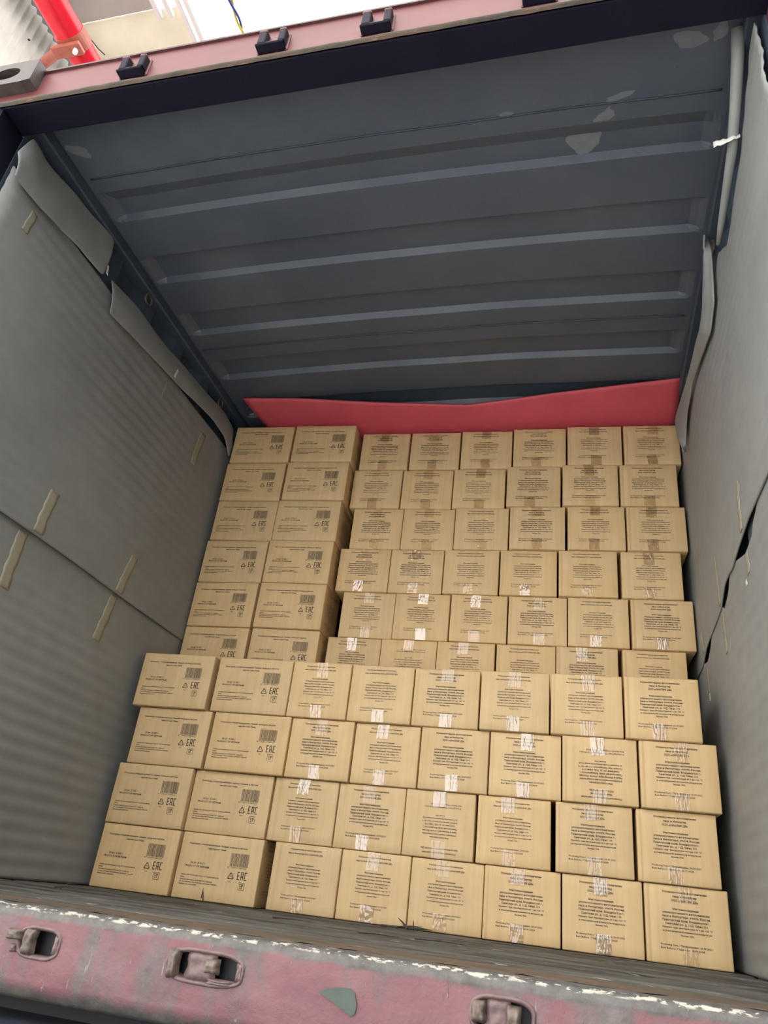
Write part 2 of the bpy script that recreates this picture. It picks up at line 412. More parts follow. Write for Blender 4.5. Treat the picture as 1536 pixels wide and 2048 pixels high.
cst = cc.build('corner_casting', M['casting'], hdr)
hb('casting_hole', M['recess'], lambda m: m.box(x0 + .02, x1 - .02, yf + .034, yf + .05, z0 + .02, z1 - .02), par=cst)
# posts
for nm, a, c, lab in (('trim_3', XL - .16, XL - .002, 'dark steel door post at the left edge'), ('trim_4', XR + .002, XR + .16, 'plum steel door post at the right edge')):
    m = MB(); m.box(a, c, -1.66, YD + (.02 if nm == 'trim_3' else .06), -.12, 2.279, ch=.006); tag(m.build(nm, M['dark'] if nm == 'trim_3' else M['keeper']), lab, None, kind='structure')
# sill
sill = empty('trim_2', (CX, -1.5, -.135)); tag(sill, 'scuffed red steel door sill with rusty rubbed edge', None, kind='structure')
prof = [(-1.50, -.135), (-1.548, -.135), (-1.556, -.128), (-1.560, -.110), (-1.561, -.03), (-1.560, -.014), (-1.555, -.004), (-1.546, .001), (-1.53, .002)]
KEEP = ((-.385, -.052, .078), (-.077, -.049, .130), (.392, -.050, .088))
prof = prof[:3] + [(-1.560 - .001 * sm(0, .3, k / 23), -.110 + .096 * k / 23) for k in range(24)] + prof[6:]
def mk_sill():
    m = MB(); n = 640; rows = []; NJ = len(prof)
    for i in range(n + 1):
        x = XL - .16 + (XR - XL + .32) * i / n; row = []
        for j, p in enumerate(prof):
            e = sm(-.022, -.008, p[1])
            row.append(m.vert((x - CX, p[0] + 1.5 + .0016 * fb(x * 7, p[1] * 18) + .002 * e * fb(x * 22, j * .8), p[1] + .0018 * e * fb(x * 18, j, 5))))
        rows.append(row)
    for i, (a_, b_) in enumerate(zip(rows, rows[1:])):
        x = XL - .16 + (XR - XL + .32) * (i + .5) / n
        for j in range(NJ - 1):
            z = (prof[j][1] + prof[j + 1][1]) / 2
            if any((abs(x - kx) / (kw / 2)) ** 3.2 + (abs(z - kz) / .021) ** 3.2 < 1 for kx, kz, kw in KEEP) and j > 2: continue
            m.face(a_[j], b_[j], b_[j + 1], a_[j + 1])
    return m
t0 = mk_sill(); t0.v = [(x, y, z) for x, y, z in t0.v]
so = t0.build('face_plate', M['sill'], sill, True); so.location = (0, 0, .135)
# object-space z of the plate is measured from the floor level so its wear sits on the edge
m = MB(); m.grid(200, 8, lambda u, v: (XL - .16 - CX + (XR - XL + .32) * u, -1.532 + 1.5 + .175 * v, .137 + .0022 * fb(u * 70, v * 6) - .001 * v))
m.build('threshold_strip', M['rust'], sill, True)
m = MB(); m.box(XL - .16 - CX, XR + .16 - CX, -.035, .12, .0, .12); m.build('sill_core', M['recess'], sill)
def keeper_sill(x, z, w, lugs, cut=()):
    k = empty('cam_keeper', (x - CX, -.0605, .135 + z)); k.parent = sill
    # bean shaped raised rim
    n = 30; hw, hh = w / 2, .021
    def cap(s, i):
        a = 2 * math.pi * i / n; e = .62
        cx_ = abs(math.cos(a)) ** e * (1 if math.cos(a) >= 0 else -1); sz = abs(math.sin(a)) ** e * (1 if math.sin(a) >= 0 else -1)
        return (cx_ * (hw + s) + .0015 * fb(a * 2, x), sz * (hh + s) + .0012 * fb(a * 3, x, 2))
    m = MB(); P = [[m.vert((cap(s, i)[0], d, cap(s, i)[1])) for i in range(n)] for s, d in ((.005, .002), (.003, -.003), (.0, -.0035), (-.003, .002), (-.003, .024))]
    for a_, b_ in zip(P, P[1:]):
        for i in range(n): m.face(a_[i], a_[(i + 1) % n], b_[(i + 1) % n], b_[i])
    m.build('rim', M['pad'], k, True)
    for (lx, lz, lw, lh, ld, mt) in lugs:
        m = MB(); m.grid(10, 10, lambda u, v: (lx + lw * (u - .5) * (1 + .12 * fb(v * 3, lx)), .004 - (ld + .006) * (min(1, 5 * min(u, 1 - u)) * min(1, 5 * min(v, 1 - v))) ** .5 + .003 * fb(u * 4, v * 4, lx * 50), lz + lh * (v - .5) * (1 + .1 * fb(u * 3, lz, 3))))
        m.build('lug' if mt == 'worn' else 'plate', M[mt], k, True)
keeper_sill(-.385, -.052, .078, [(-.020, 0, .024, .042, .008, 'worn'), (-.050, .008, .034, .018, .010, 'worn'), (-.046, -.012, .016, .014, .004, 'pad'), (.034, 0, .012, .034, .002, 'pad')])
keeper_sill(-.077, -.049, .130, [(-.055, 0, .020, .046, .009, 'worn'), (-.008, .0, .052, .042, .002, 'pad'), (.012, .003, .026, .022, .007, 'worn'), (.030, -.017, .05, .009, .003, 'pad'), (.060, 0, .012, .03, .002, 'pad')])
keeper_sill(.392, -.050, .088, [(-.034, .002, .022, .030, .008, 'worn'), (-.006, 0, .036, .042, .002, 'pad'), (.016, -.003, .022, .036, .009, 'worn')])
m = MB(); n = 14
pts = [(.118, -.057), (.128, -.050), (.146, -.047), (.164, -.046), (.173, -.050), (.178, -.066), (.176, -.077), (.170, -.080), (.158, -.074), (.140, -.066)]
m.face(*[m.vert((p[0] - CX, -.0632, p[1] + .135)) for p in pts]); m.build('bare_primer_patch', M['green'], sill, False, False)
# trailer bumper below the sill
bump = empty('trailer_bumper', (CX, -1.62, -.40)); tag(bump, 'black steel trailer bumper below the red door sill', 'bumper')
m = MB(); m.box(-1.25, 1.25, -.14, .16, .05, .19, ch=.015); m.build('beam', M['black'], bump)
m = MB(); m.box(-1.25, 1.25, -.10, .18, .20, .235, ch=.006); m.build('cover_plate', M['black'], bump)
for s in (-.8, .8):
    m = MB(); m.box(s - .05, s + .05, 0, .5, -.5, .06); m.build('bracket', M['black'], bump)
m = MB(); m.box(XL - .1, XR + .1, -1.46, YB, -.30, -.137); tag(m.build('floor_frame', M['recess']), 'dark steel underframe below the container floor', None, kind='structure')
m = MB(); m.box(-40, 40, -60, 40, -1.75, -1.5); tag(m.build('ground', M['asphalt']), 'grey concrete yard outside', None, kind='structure')

hw = MB(); hw.box(3.4, 3.6, -14, 6, -1.5, 5.0); hw.box(3.36, 3.4, -14, 6, -1.5, -.6)  # added out-of-view wall, keeps sky light off left liner and carton sides
for k in range(6): hw.box(3.30, 3.4, -13.8 + 3.8 * k, -13.5 + 3.8 * k, -1.5, 5.0)
tag(hw.build('wall_sky_blocker', M['blocker_dark']), 'unseen dark wall added on the right to block sky light', None, kind='structure')
# ------------------------------------------------------------------ foam liners
def ripple(y, z, s): return (.0010 + .0014 * sm(.1, -.3, y)) * (1 + math.sin(2 * math.pi * (z + .012 * fb(y * 1.3, z * .6, s)) / .052)) * (.35 + .8 * abs(fb(y * .9, z * 1.1, s + 4)))
SURF = {}
def liner(name, label, x0, sgn, y0, y1, zlo, zhi, amp=1.0, bulge=lambda y, z: 0.0, th=.004, nz=None, group='grey foam liner sheets', ny=44):
    H = zhi(0) - zlo(0); nz = nz or int(H / .0085)
    def sx(y, z):
        return x0 + sgn * (ripple(y, z, sgn * 3) * amp + (.0015 + .008 * sm(.1, -.3, y)) * abs(fb(y * 1.1, z * 1.3, sgn * 7)) + bulge(y, z))
    def f(u, v):
        y = y0 + (y1 - y0) * u; a, c = zlo(y), zhi(y); z = a + (c - a) * v
        return (sx(y, z), y, z)
    m = MB(); m.grid(ny, nz, f); o = m.build(name, M['foam'], None, True, False); solid(o, th); SURF[o.name] = (sx, sgn, th)
    return tag(o, label, 'foam sheet', group)
ll = liner('foam_liner', 'lower grey foam sheet on the left wall, reaching the floor', -1.3460, 1, -1.54, 1.2, lambda y: .002, lambda y: 1.10)
def lip(z0, k=1): return lambda y, z: k * sm(.2, -.1, y) * (.007 * (1 - sm(0, .16, z - z0)) + .003 * fb(y * 3, 1.0) * (1 - sm(0, .1, z - z0)))
lu = liner('foam_liner', 'upper grey foam sheet on left wall overlapping the lower sheet', -1.3390, 1, -1.545, 1.2, lambda y: 1.062 + .006 * fb(y * 2, 0), lambda y: 2.135 + .02 * fb(y * 1.4, 5), .8, lip(1.06))
GAPS = [(-1.54, 1.16, 1.24), (-.85, 1.185, 1.20), (-.81, 1.184, 1.183), (-.72, 1.185, 1.135), (-.62, 1.175, 1.125), (-.50, 1.158, 1.156), (-.45, 1.15, 1.18), (-.38, 1.158, 1.165), (-.30, 1.155, 1.115),
        (-.22, 1.135, 1.10), (-.18, 1.118, 1.125), (-.05, 1.11, 1.15), (.08, 1.105, 1.12), (.12, 1.105, 1.085), (.22, 1.095, 1.05), (.30, 1.07, 1.065), (.35, 1.06, 1.10), (1.2, 1.08, 1.13)]
rl = liner('foam_liner', 'lower grey foam sheet on the right wall, below the gaping seam', .9970, -1, -1.54, 1.2, lambda y: .002, lambda y: interp(GAPS, y)[1], 1.0, ny=110)
ru = liner('foam_liner', 'tall upper grey foam sheet on the right wall beside the cartons', .9905, -1, -1.525, 1.2, lambda y: interp(GAPS, y)[0],
           lambda y: interp([(-1.54, 2.30), (-1.46, 2.31), (-1.23, 2.17), (-.93, 2.10), (-.8, 2.20), (-.5, 2.13), (.1, 2.20), (.5, 2.25), (1.2, 2.25)], y)[0], .8,
           lambda y, z: .010 * sm(-.9, -1.5, y) * abs(fb(z * 3, 2, 8)) + .02 * math.exp(-((y + 1.52) / .05) ** 2) * abs(fb(z * 6, 3)) - .0016 * (1 - sm(0, .08, z - 1.1)), ny=110)
def ribbon(name, label, rows, x_a, x_b, belly=.0, th=.007, n=48, sgn=1):
    def f(u, v):
        A, B = interp([(r[0], r[1], r[2]) for r in rows], u), interp([(r[0], r[3], r[4]) for r in rows], u)
        y = A[0] + (B[0] - A[0]) * v; z = A[1] + (B[1] - A[1]) * v
        x = x_a + (x_b - x_a) * v + sgn * belly * math.sin(math.pi * v) + .006 * fb(u * 5, v * 2, x_a) 
        return (x, y, z)
    m = MB(); m.grid(n, 10, f); o = m.build(name, M['foam'], None, True, False); solid(o, th)
    s = o.modifiers.new('soft', 'SUBSURF'); s.levels = 1; s.render_levels = 1
    return tag(o, label, 'foam sheet', 'folded foam liner edges')
fl1 = ribbon('folded_liner_edge', 'folded grey foam flap high on left wall next to the header', [
    (0, -1.565, 2.175, -1.54, 2.085), (.1, -1.535, 2.293, -1.48, 2.083), (.22, -1.455, 2.276, -1.40, 2.088), (.7, -1.186, 2.318, -1.19, 2.125), (.93, -1.05, 2.337, -1.05, 2.134), (1, -1.035, 2.33, -1.035, 2.145)], -1.326, -1.318, .010)
fl2 = ribbon('folded_liner_edge', 'long folded grey foam flap along left wall above the cartons', [
    (0, -.979, 2.18, -.932, 2.037), (.15, -.80, 2.211, -.78, 2.057), (.4, -.505, 2.216, -.43, 2.098), (.8, .076, 2.283, -.03, 2.158), (.93, .215, 2.265, .13, 2.15), (1, .26, 2.17, .22, 2.08)], -1.326, -1.314, .010)
fl3 = ribbon('folded_liner_edge', 'curled grey foam edge drooping from right wall beside the red sheet', [
    (0, -.803, 2.296, -.728, 2.365), (.12, -.756, 2.242, -.778, 2.24), (.24, -.701, 2.175, -.751, 2.141), (.36, -.638, 2.115, -.717, 2.049), (.48, -.538, 2.085, -.61, 2.009),
    (.6, -.41, 2.110, -.414, 2.060), (.72, -.153, 2.14, -.161, 2.125), (.84, .265, 2.24, .018, 2.107), (.92, .205, 2.089, .108, 2.052), (1, .063, 1.93, .16, 1.99)], .951, .973, -.006)
# rolled upper edge of the right liner
m = MB(); pts = [(.957, -1.475, 2.368), (.960, -1.42, 2.315), (.962, -1.33, 2.245), (.962, -1.229, 2.175), (.961, -1.078, 2.14), (.960, -.99, 2.12), (.960, -.93, 2.104)]
m.tube(pts, [.019, .018, .0165, .015, .012, .010, .007], 12); roll = m.build('rolled_liner_edge', M['foam'], None, True)
tag(roll, 'pale rolled foam tube along the top of the right liner', 'foam roll')
# tape strips stuck on the liners
def strip(par, pts, wdt, mat='tape_yellow', nm='tape_strip', x=None):
    m = MB(); n = 14
    def f(u, v):
        y, z = interp([(i / (len(pts) - 1), *p) for i, p in enumerate(pts)], u)
        y += wdt * (v - .5) * (1 + .25 * fb(u * 5, v, 2)); z += .003 * fb(v * 9, u, 3)
        if x is not None: return (x, y, z)
        sf, sgn, th = SURF[par.name]; return (sf(y, z) + sgn * (th / 2 + .0012), y, z)
    m.grid(n, 4, f); o = m.build(nm, M[mat], par, True, False); solid(o, .0008); return o
strip(ll, [(-.925, 1.055), (-.925, .95), (-.922, .848)], .05); strip(lu, [(-.856, 1.249), (-.868, 1.17), (-.878, 1.075)], .05)
strip(lu, [(-.297, 1.251), (-.327, 1.15), (-.345, 1.07)], .05); strip(ll, [(-.345, 1.055), (-.36, .95), (-.376, .852)], .05)
strip(lu, [(-.031, 2.065), (-.05, 1.96), (-.054, 1.868)], .05); strip(lu, [(-.43, 2.09), (-.44, 1.98)], .014); strip(lu, [(-1.40, 2.07), (-1.41, 1.97)], .03)
strip(fl2, [(-.42, 2.16), (-.43, 2.11)], .014, 'glint', x=-1.304); strip(fl1, [(-1.03, 2.20), (-1.02, 2.16)], .012, 'glint', x=-1.312)
strip(ru, [(-.664, 1.349), (-.65, 1.25), (-.645, 1.19)], .035); strip(rl, [(-.645, 1.12), (-.64, 1.049)], .035)
strip(ru, [(-.171, 1.324), (-.178, 1.22), (-.18, 1.13)], .035); strip(rl, [(-.18, 1.10), (-.188, .951)], .035)
strip(ru, [(.266, 1.19), (.262, 1.10)], .03); strip(rl, [(.26, 1.04), (.254, .936)], .03)
strip(rl, [(-.60, 1.045), (-.595, 1.03)], .02, 'glint'); strip(rl, [(.25, .93), (.25, .90)], .02, 'glint')
m = MB(); m.grid(8, 4, lambda u, v: (.978 - .072 * u, -1.268 + .012 * u + .008 * fb(u * 5, v), 2.182 - .012 * u + (.014 + .012 * u) * (v - .5) + .004 * fb(u * 4, v * 4)))
solid(m.build('tape_strip', M['glint'], roll, True, False), .001)

# ------------------------------------------------------------------ red foam sheet wedged under the roof
def red(u, v):
    x, y, z = interp([(0, -1.234, .085, 2.366), (.14, -.92, .115, 2.367), (.33, -.5, .16, 2.349), (.54, -.034, .2, 2.336), (.63, .16, .192, 2.350), (.73, .375, .175, 2.364), (.9, .77, .133, 2.367), (1, .972, .11, 2.367)], u)
    t = min(1, v / .6); xr = x + (.13 * (1 - sm(0, .12, u))) * t
    yy = y + (.40 - y) * t + (.9 * (v - .6) / .4 if v > .6 else 0); zz = z + (2.289 - z) * (1 - (1 - t) ** 1.5)
    return (xr, yy, zz)
m = MB(); m.grid(60, 24, red); rs = m.build('red_foam_sheet', M['red_foam'], None, True, False); solid(rs, .012, 1.0)
tag(rs, 'red foam sheet bent along the top of the carton stack under the roof', 'foam sheet')

# ------------------------------------------------------------------ cartons
HB, WA, WB_ = .22722, .33193, .258
ROWS = {
('F',0):[(-1.311,-0.004),(-0.972,0.007),(-0.599,0.013),(-0.340,0.019),(-0.082,0.022),(0.177,0.013),(0.438,0.009),(0.700,0.008)],
('F',1):[(-1.311,-0.010),(-0.979,0.012),(-0.642,0.017),(-0.383,0.021),(-0.123,0.016),(0.143,0.010),(0.416,-0.001),(0.684,-0.002)],
('F',2):[(-1.284,-0.011),(-0.942,-0.008),(-0.608,0.002),(-0.347,0.013),(-0.084,0.006),(0.178,0.002),(0.439,-0.015),(0.703,-0.022)],
('F',3):[(-1.315,-0.029),(-0.968,-0.014),(-0.637,-0.010),(-0.387,-0.004),(-0.129,0.003),(0.135,-0.012),(0.397,-0.020),(0.660,-0.030)],
('B',0):[(-1.329,-0.025),(-0.980,-0.039),(-0.633,0.036),(-0.375,0.030),(-0.116,0.024),(0.148,0.023),(0.405,0.013),(0.679,0.013)],
('B',1):[(-1.326,-0.032),(-0.979,-0.049),(-0.590,0.036),(-0.331,0.028),(-0.068,0.020),(0.194,0.017),(0.455,0.006),(0.721,0.002)],
('B',2):[(-1.320,-0.033),(-0.977,-0.050),(-0.635,0.031),(-0.377,0.030),(-0.114,0.017),(0.150,0.009),(0.415,-0.003),(0.687,-0.003)],
('B',3):[(-1.309,-0.036),(-0.973,-0.046),(-0.598,0.035),(-0.339,0.031),(-0.077,0.016),(0.187,-0.003),(0.455,-0.011),(0.719,-0.013)],
('B',4):[(-1.309,-0.038),(-0.963,-0.051),(-0.626,0.032),(-0.364,0.035),(-0.101,0.024),(0.166,-0.001),(0.432,-0.017),(0.697,-0.017)],
('B',5):[(-1.298,-0.047),(-0.955,-0.051),(-0.607,0.031),(-0.340,0.028),(-0.074,0.020),(0.191,0.003),(0.456,-0.011),(0.722,-0.015)]}
HEAD3 = {('F',0):'567',('F',1):'367',('F',2):'24567',('F',3):'47',('B',0):'6',('B',1):'57',('B',2):'23',('B',3):'25',('B',4):'567',('B',5):'235'}
FLIP = {('F',1,4), ('F',2,6), ('B',0,3)}
def body_mesh(w, d, h, seed, groove):
    """rounded carton, origin at the middle of its base, front towards -y"""
    m = MB(); r = .0035; half = (w / 2, d / 2, h / 2)
    def axis(L, extra=()):
        a = [-L, -L + r] + [(-L + r) + (2 * L - 2 * r) * k / 7 for k in range(1, 7)] + [L - r, L] + list(extra); return sorted(a)
    gx = -half[0] + .017
    AX = [axis(half[0], (gx - .003, gx, gx + .003) if groove else ()), axis(half[1]), axis(half[2])]
    idx = {}
    def P(p):
        k = tuple(round(c, 6) for c in p)
        if k in idx: return idx[k]
        q = [max(-hh + r, min(hh - r, c)) for c, hh in zip(p, half)]; o = Vector(p) - Vector(q)
        if o.length > 1e-9: o = o.normalized() * r
        P_ = Vector(q) + o
        ex = 1 - max(abs(p[0]) / half[0], 0) ** 6; ez = 1 - (abs(p[2]) / half[2]) ** 6; ey = 1 - (abs(p[1]) / half[1]) ** 6
        dep = abs(fb(p[0] * 7 + seed, p[2] * 7, p[1] * 7)) * .004 * max(ex, .2) * max(ez, .25)
        if abs(abs(p[1]) - half[1]) < 1e-6:
            P_.y -= math.copysign(dep * .5 + .0003, p[1])
            if groove and p[1] < 0 and abs(p[0] - gx) < .0005: P_.y += .0022
            P_.z += .0012 * fb(p[0] * 12, seed, p[2]) * (abs(p[2]) / half[2]) ** 8 - .0012 * (1 if p[2] > 0 else -1) * (abs(p[2]) / half[2]) ** 8
        if abs(abs(p[2]) - half[2]) < 1e-6: P_.z -= math.copysign(.0005 + dep * .35, p[2])
        if abs(abs(p[0]) - half[0]) < 1e-6: P_.x -= math.copysign(.0004 + dep * .4, p[0])
        P_.z += half[2]; idx[k] = m.vert(P_); return idx[k]
    for ax in range(3):
        u, v = (ax + 1) % 3, (ax + 2) % 3
        for s in (-1, 1):
            for i in range(len(AX[u]) - 1):
                for j in range(len(AX[v]) - 1):
                    q = []
                    for a, b_ in ((i, j), (i + 1, j), (i + 1, j + 1), (i, j + 1)):
                        p = [0, 0, 0]; p[ax] = s * half[ax]; p[u] = AX[u][a]; p[v] = AX[v][b_]; q.append(P(p))
                    m.face(*(q if s > 0 else q[::-1]))
    return m.mesh('carton_body', M['card'], True)
# lettering: meshes shared by every carton of the same print; local x to the right, z up from the carton base
FC = bpy.data.curves.new('lettering', 'FONT'); FO = bpy.data.objects.new('lettering', FC); COL.objects.link(FO); FC.resolution_u = 1; FC.offset = .012; FC.fill_mode = 'FRONT'
def text_geo(txt, bold=0.02):
    FC.body = txt; FC.offset = bold; bpy.context.view_layer.update()
    me = bpy.data.meshes.new_from_object(FO.evaluated_get(bpy.context.evaluated_depsgraph_get()))
    V = [tuple(v.co) for v in me.vertices]; F = [tuple(p.vertices) for p in me.polygons]; bpy.data.meshes.remove(me); return V, F
def put_text(m, txt, u0, u1, v, capmm, W, H, y, bold=.01):
    """one line between u0..u1 of the face width, cap height in metres, v = middle of the capitals from the top"""
    V, F = text_geo(txt, bold); xs_ = [p[0] for p in V]; a, c = min(xs_), max(xs_)
    sx = (u1 - u0) * W / (c - a); sz = capmm / .72; b0 = len(m.v)
    for p in V: m.v.append((-W / 2 + u0 * W + (p[0] - a) * sx, y, H * (1 - v) - capmm / 2 + p[1] * sz))
    for f in F: m.f.append(tuple(i + b0 for i in f))
END = [('Местонахождение', .334, .64, .305), ('уполномоченного изготовителем', .21, .765, .352), ('лица и Импортера: 690074, Россия,', .205, .775, .399),
       ('Приморский край, Владивосток г.,', .207, .772, .446), ('Снеговая ул., д. 13Д, Офис 119.', .242, .74, .492), ('Хранить при температуре от 0 до +25 °С', .20, .785, .538),
       ('и относительной влажности воздуха не', .21, .775, .585), ('более 75%.', .415, .57, .630)]
DATE = [('Producing Date / Произведено: 20.09.2021', .175, .765, .757), ('Best Before / Годен до: 20.09.2024', .175, .675, .80)]
H3 = [('Уполномоченное изготовителем', .218, .75, .088), ('лицо и Импортер', .34, .627, .141), ('ООО «АМАЛИЯ ДВ»', .323, .642, .195)]
H2 = [('Уполномоченное изготовителем', .24, .71, .082), ('лицо и Импортер ООО «АМАЛИЯ ДВ»', .215, .735, .142)]
def end_print(h3, W, D, H):
    y = -D / 2 - .0006; k = 1.0 if h3 else .86; bold = .02 if h3 else .012; out = []
    m = MB()
    for t, a, c, v in (H3 if h3 else H2): put_text(m, t, a, c, v, .0062 * k, W, H, y, bold)
    out.append(m.mesh('heading_text', M['ink'], False, False)); m = MB()
    for i, (t, a, c, v) in enumerate(END):
        mid = (a + c) / 2; put_text(m, t, mid + (a - mid) * k, mid + (c - mid) * k, v, (.0060 if i < 5 else .0048) * k, W, H, y, bold)
    out.append(m.mesh('address_text', M['ink'], False, False)); m = MB()
    for t, a, c, v in DATE: put_text(m, t, a + (1 - k) * .2, a + (1 - k) * .2 + (c - a) * k, v, .0054 * k, W, H, y, bold * .7)
    out.append(m.mesh('date_text', M['ink'], False, False)); return out
def side_print(W, D, H):
    m = MB(); y = -D / 2 - .0006; out = []
    put_text(m, 'Консервы стерилизованные. Ананас кольца в легком', .104, .815, .167, .0058, W, H, y, .012); put_text(m, 'сиропе сорт Канн.', .337, .568, .221, .0058, W, H, y, .012)
    out.append(m.mesh('title_text', M['ink'], False, False)); m = MB()
    put_text(m, '24 шт. X 565 г', .158, .339, .455, .0072, W, H, y, .012); put_text(m, 'PRODUCT OF VIETNAM', .104, .394, .506, .0068, W, H, y, .012)
    out.append(m.mesh('quantity_text', M['ink'], False, False)); m = MB()
    for t, a, c, v in (('Хранить при температуре от 0 до +25 °С и относительной', .073, .5325, .642), ('влаж.', .073, .125, .678), ('влажности воздуха не более 75%. Годен до:', .073, .467, .712),
                       ('см. на упаковке. Изготовитель указан на этикетке', .07, .525, .746), ('банки и на упаковке.', .07, .285, .78)):
        put_text(m, t, a, c, v, .0046, W, H, y, .01)
    out.append(m.mesh('small_print', M['ink'], False, False)); return out
def rect(m, x0, x1, z0, z1, y): m.quad((x0, y, z0), (x1, y, z0), (x1, y, z1), (x0, y, z1))
def barcode(W, D, H):
    m = MB(); y = -D / 2 - .0006; rr = random.Random(3); x = -W / 2 + .637 * W; xe = -W / 2 + .858 * W; zt, zb = H * (1 - .25), H * (1 - .445)
    i = 0; u = (xe - x) / 95; n = 0
    while n < 94:
        g = n in (0, 2, 45, 47, 92); wd = 1 if g else rr.choice((1, 1, 2, 3)); rect(m, x + n * u, x + (n + wd * .72) * u, zb - (.004 if g else 0), zt, y)
        n += wd + (1 if g else rr.choice((1, 1, 2)))
    put_text(m, '8', .612, .628, .463, .005, W, H, y, 0); put_text(m, '936011', .655, .737, .463, .005, W, H, y, 0); put_text(m, '580025', .755, .84, .463, .005, W, H, y, 0)
    return m.mesh('barcode', M['ink'], False, False)
def stroke(m, pts, wd, y, closed=False):
    P = [Vector((p[0], p[1])) for p in pts]; n = len(P); rng = n if closed else n - 1
    for i in range(rng):
        a, c = P[i], P[(i + 1) % n]; d = (c - a).normalized(); q = Vector((-d.y, d.x)) * wd / 2; e = d * wd * .4
        m.quad(*[(t.x, y, t.y) for t in (a - e + q, a - e - q, c + e - q, c + e + q)])
def recycling(W, D, H):
    m = MB(); y = -D / 2 - .0006; cx, cz = -W / 2 + .673 * W, H * (1 - .588); s = .0135
    V = [Vector((cx + s * 1.05 * math.sin(a), cz - .002 + s * 1.05 * math.cos(a))) for a in (0, 2 * math.pi / 3, 4 * math.pi / 3)]
    for i in range(3):
        a, c = V[i], V[(i + 1) % 3]; p, q = a.lerp(c, .20), a.lerp(c, .78); stroke(m, [a.lerp(V[(i + 2) % 3], .12), p.lerp(a, .35), p, q], .0022, y)
        d = (c - a).normalized(); nn = Vector((-d.y, d.x)); t = q + d * .004; i0 = [m.vert((k.x, y, k.y)) for k in (q + nn * .0032, q - nn * .0032, t)]; m.face(*i0)
    put_text(m, '20', .66, .687, .592, .005, W, H, y, 0); put_text(m, 'PAP', .656, .692, .672, .0045, W, H, y, 0)
    return m.mesh('recycling_mark', M['ink'], False, False)
def eac(W, D, H):
    m = MB(); y = -D / 2 - .0006; x = -W / 2 + .748 * W; zb, zt = H * (1 - .634), H * (1 - .515); hgt = zt - zb; b_ = .0030
    def R_(x0, x1, z0, z1): rect(m, x0, x1, z0, z1, y)
    R_(x, x + b_, zb, zt); R_(x, x + .0095, zt - b_, zt); R_(x, x + .0088, zb + hgt / 2 - b_ / 2, zb + hgt / 2 + b_ / 2); R_(x, x + .0095, zb, zb + b_)
    x2 = x + .0135; R_(x2, x2 + b_, zb, zt); R_(x2 + .0075, x2 + .0075 + b_, zb, zt); R_(x2, x2 + .0105, zt - b_, zt); R_(x2, x2 + .0105, zb + hgt * .36, zb + hgt * .36 + b_)
    x3 = x + .028; R_(x3, x3 + b_, zb, zt); R_(x3, x3 + .010, zt - b_, zt); R_(x3, x3 + .010, zb, zb + b_)
    return m.mesh('conformity_mark', M['ink'], False, False)
def foodsafe(W, D, H):
    m = MB(); y = -D / 2 - .0006; cx, cz = -W / 2 + .814 * W, H * (1 - .722); s = .0118
    pts = []
    for ax, az in ((1, 1), (-1, 1), (-1, -1), (1, -1)):
        for k in range(3):
            a = {(1, 1): 0, (-1, 1): 90, (-1, -1): 180, (1, -1): 270}[ax, az] + 45 * k; pts.append((cx + ax * (s - .003) + .003 * math.cos(math.radians(a)), cz + az * (s - .003) + .003 * math.sin(math.radians(a))))
    stroke(m, pts, .0011, y, True)
    stroke(m, [(cx - .0075, cz + .0065), (cx - .006, cz + .001), (cx - .002, cz - .0005), (cx + .001, cz + .001), (cx + .002, cz + .0065), (cx - .0075, cz + .0065)], .0013, y)
    stroke(m, [(cx - .003, cz - .001), (cx - .003, cz - .0065)], .0013, y); stroke(m, [(cx - .006, cz - .007), (cx, cz - .007)], .0013, y)
    stroke(m, [(cx + .0065, cz + .0075), (cx + .004, cz + .002), (cx + .0025, cz - .007)], .0014, y); stroke(m, [(cx + .0035, cz + .007), (cx + .004, cz + .002), (cx + .0075, cz + .004)], .0011, y)
    return m.mesh('food_safe_mark', M['ink'], False, False)
GAP = .0012
hb_ = HB - GAP
BODY_S = [body_mesh(WA - .001, WB_, hb_, 3.1 * i, False) for i in range(5)]
BODY_E = [body_mesh(WB_ - .001, WA, hb_, 2.3 * i + 40, i % 3 != 0) for i in range(8)]
P3, P2 = end_print(True, WB_, WA, hb_), end_print(False, WB_, WA, hb_)
PS = side_print(WA, WB_, hb_); BC = barcode(WA, WB_, hb_); RM = recycling(WA, WB_, hb_); EA = eac(WA, WB_, hb_); FS = foodsafe(WA, WB_, hb_)
bpy.data.objects.remove(FO, do_unlink=True)
def tape_mesh(seed, top):
    rr = random.Random(seed); wd = .047 + rr.uniform(-.002, .003); ln = rr.uniform(.044, .063); sk = rr.uniform(-.004, .004)
    m = MB(); y0 = -WA / 2 - .0010
    def f(u, v):
        z = ln * v * (1 + .05 * fb(u * 4, seed)); x = (u - .5) * wd * (1 + .05 * fb(v * 4, seed, 2)) + sk * v
        y = y0 - .0006 - .0012 * abs(fb(u * 3 + seed, v * 4, seed))
        return (x, y, hb_ - .001 - z) if top else (x, y, .001 + z)
    m.grid(8, 10, f)
    if top: m.f = [q[::-1] for q in m.f]
    return m.mesh('tape', M['tape'], True, False)
TT = [tape_mesh(i * 1.7 + 1, True) for i in range(7)]; TB = [tape_mesh(i * 2.3 + 60, False) for i in range(7)]
PSI = {'F': .0198, 'B': .0457}
ORD = ['', 'second', 'third', 'fourth', 'fifth', 'sixth', 'seventh']
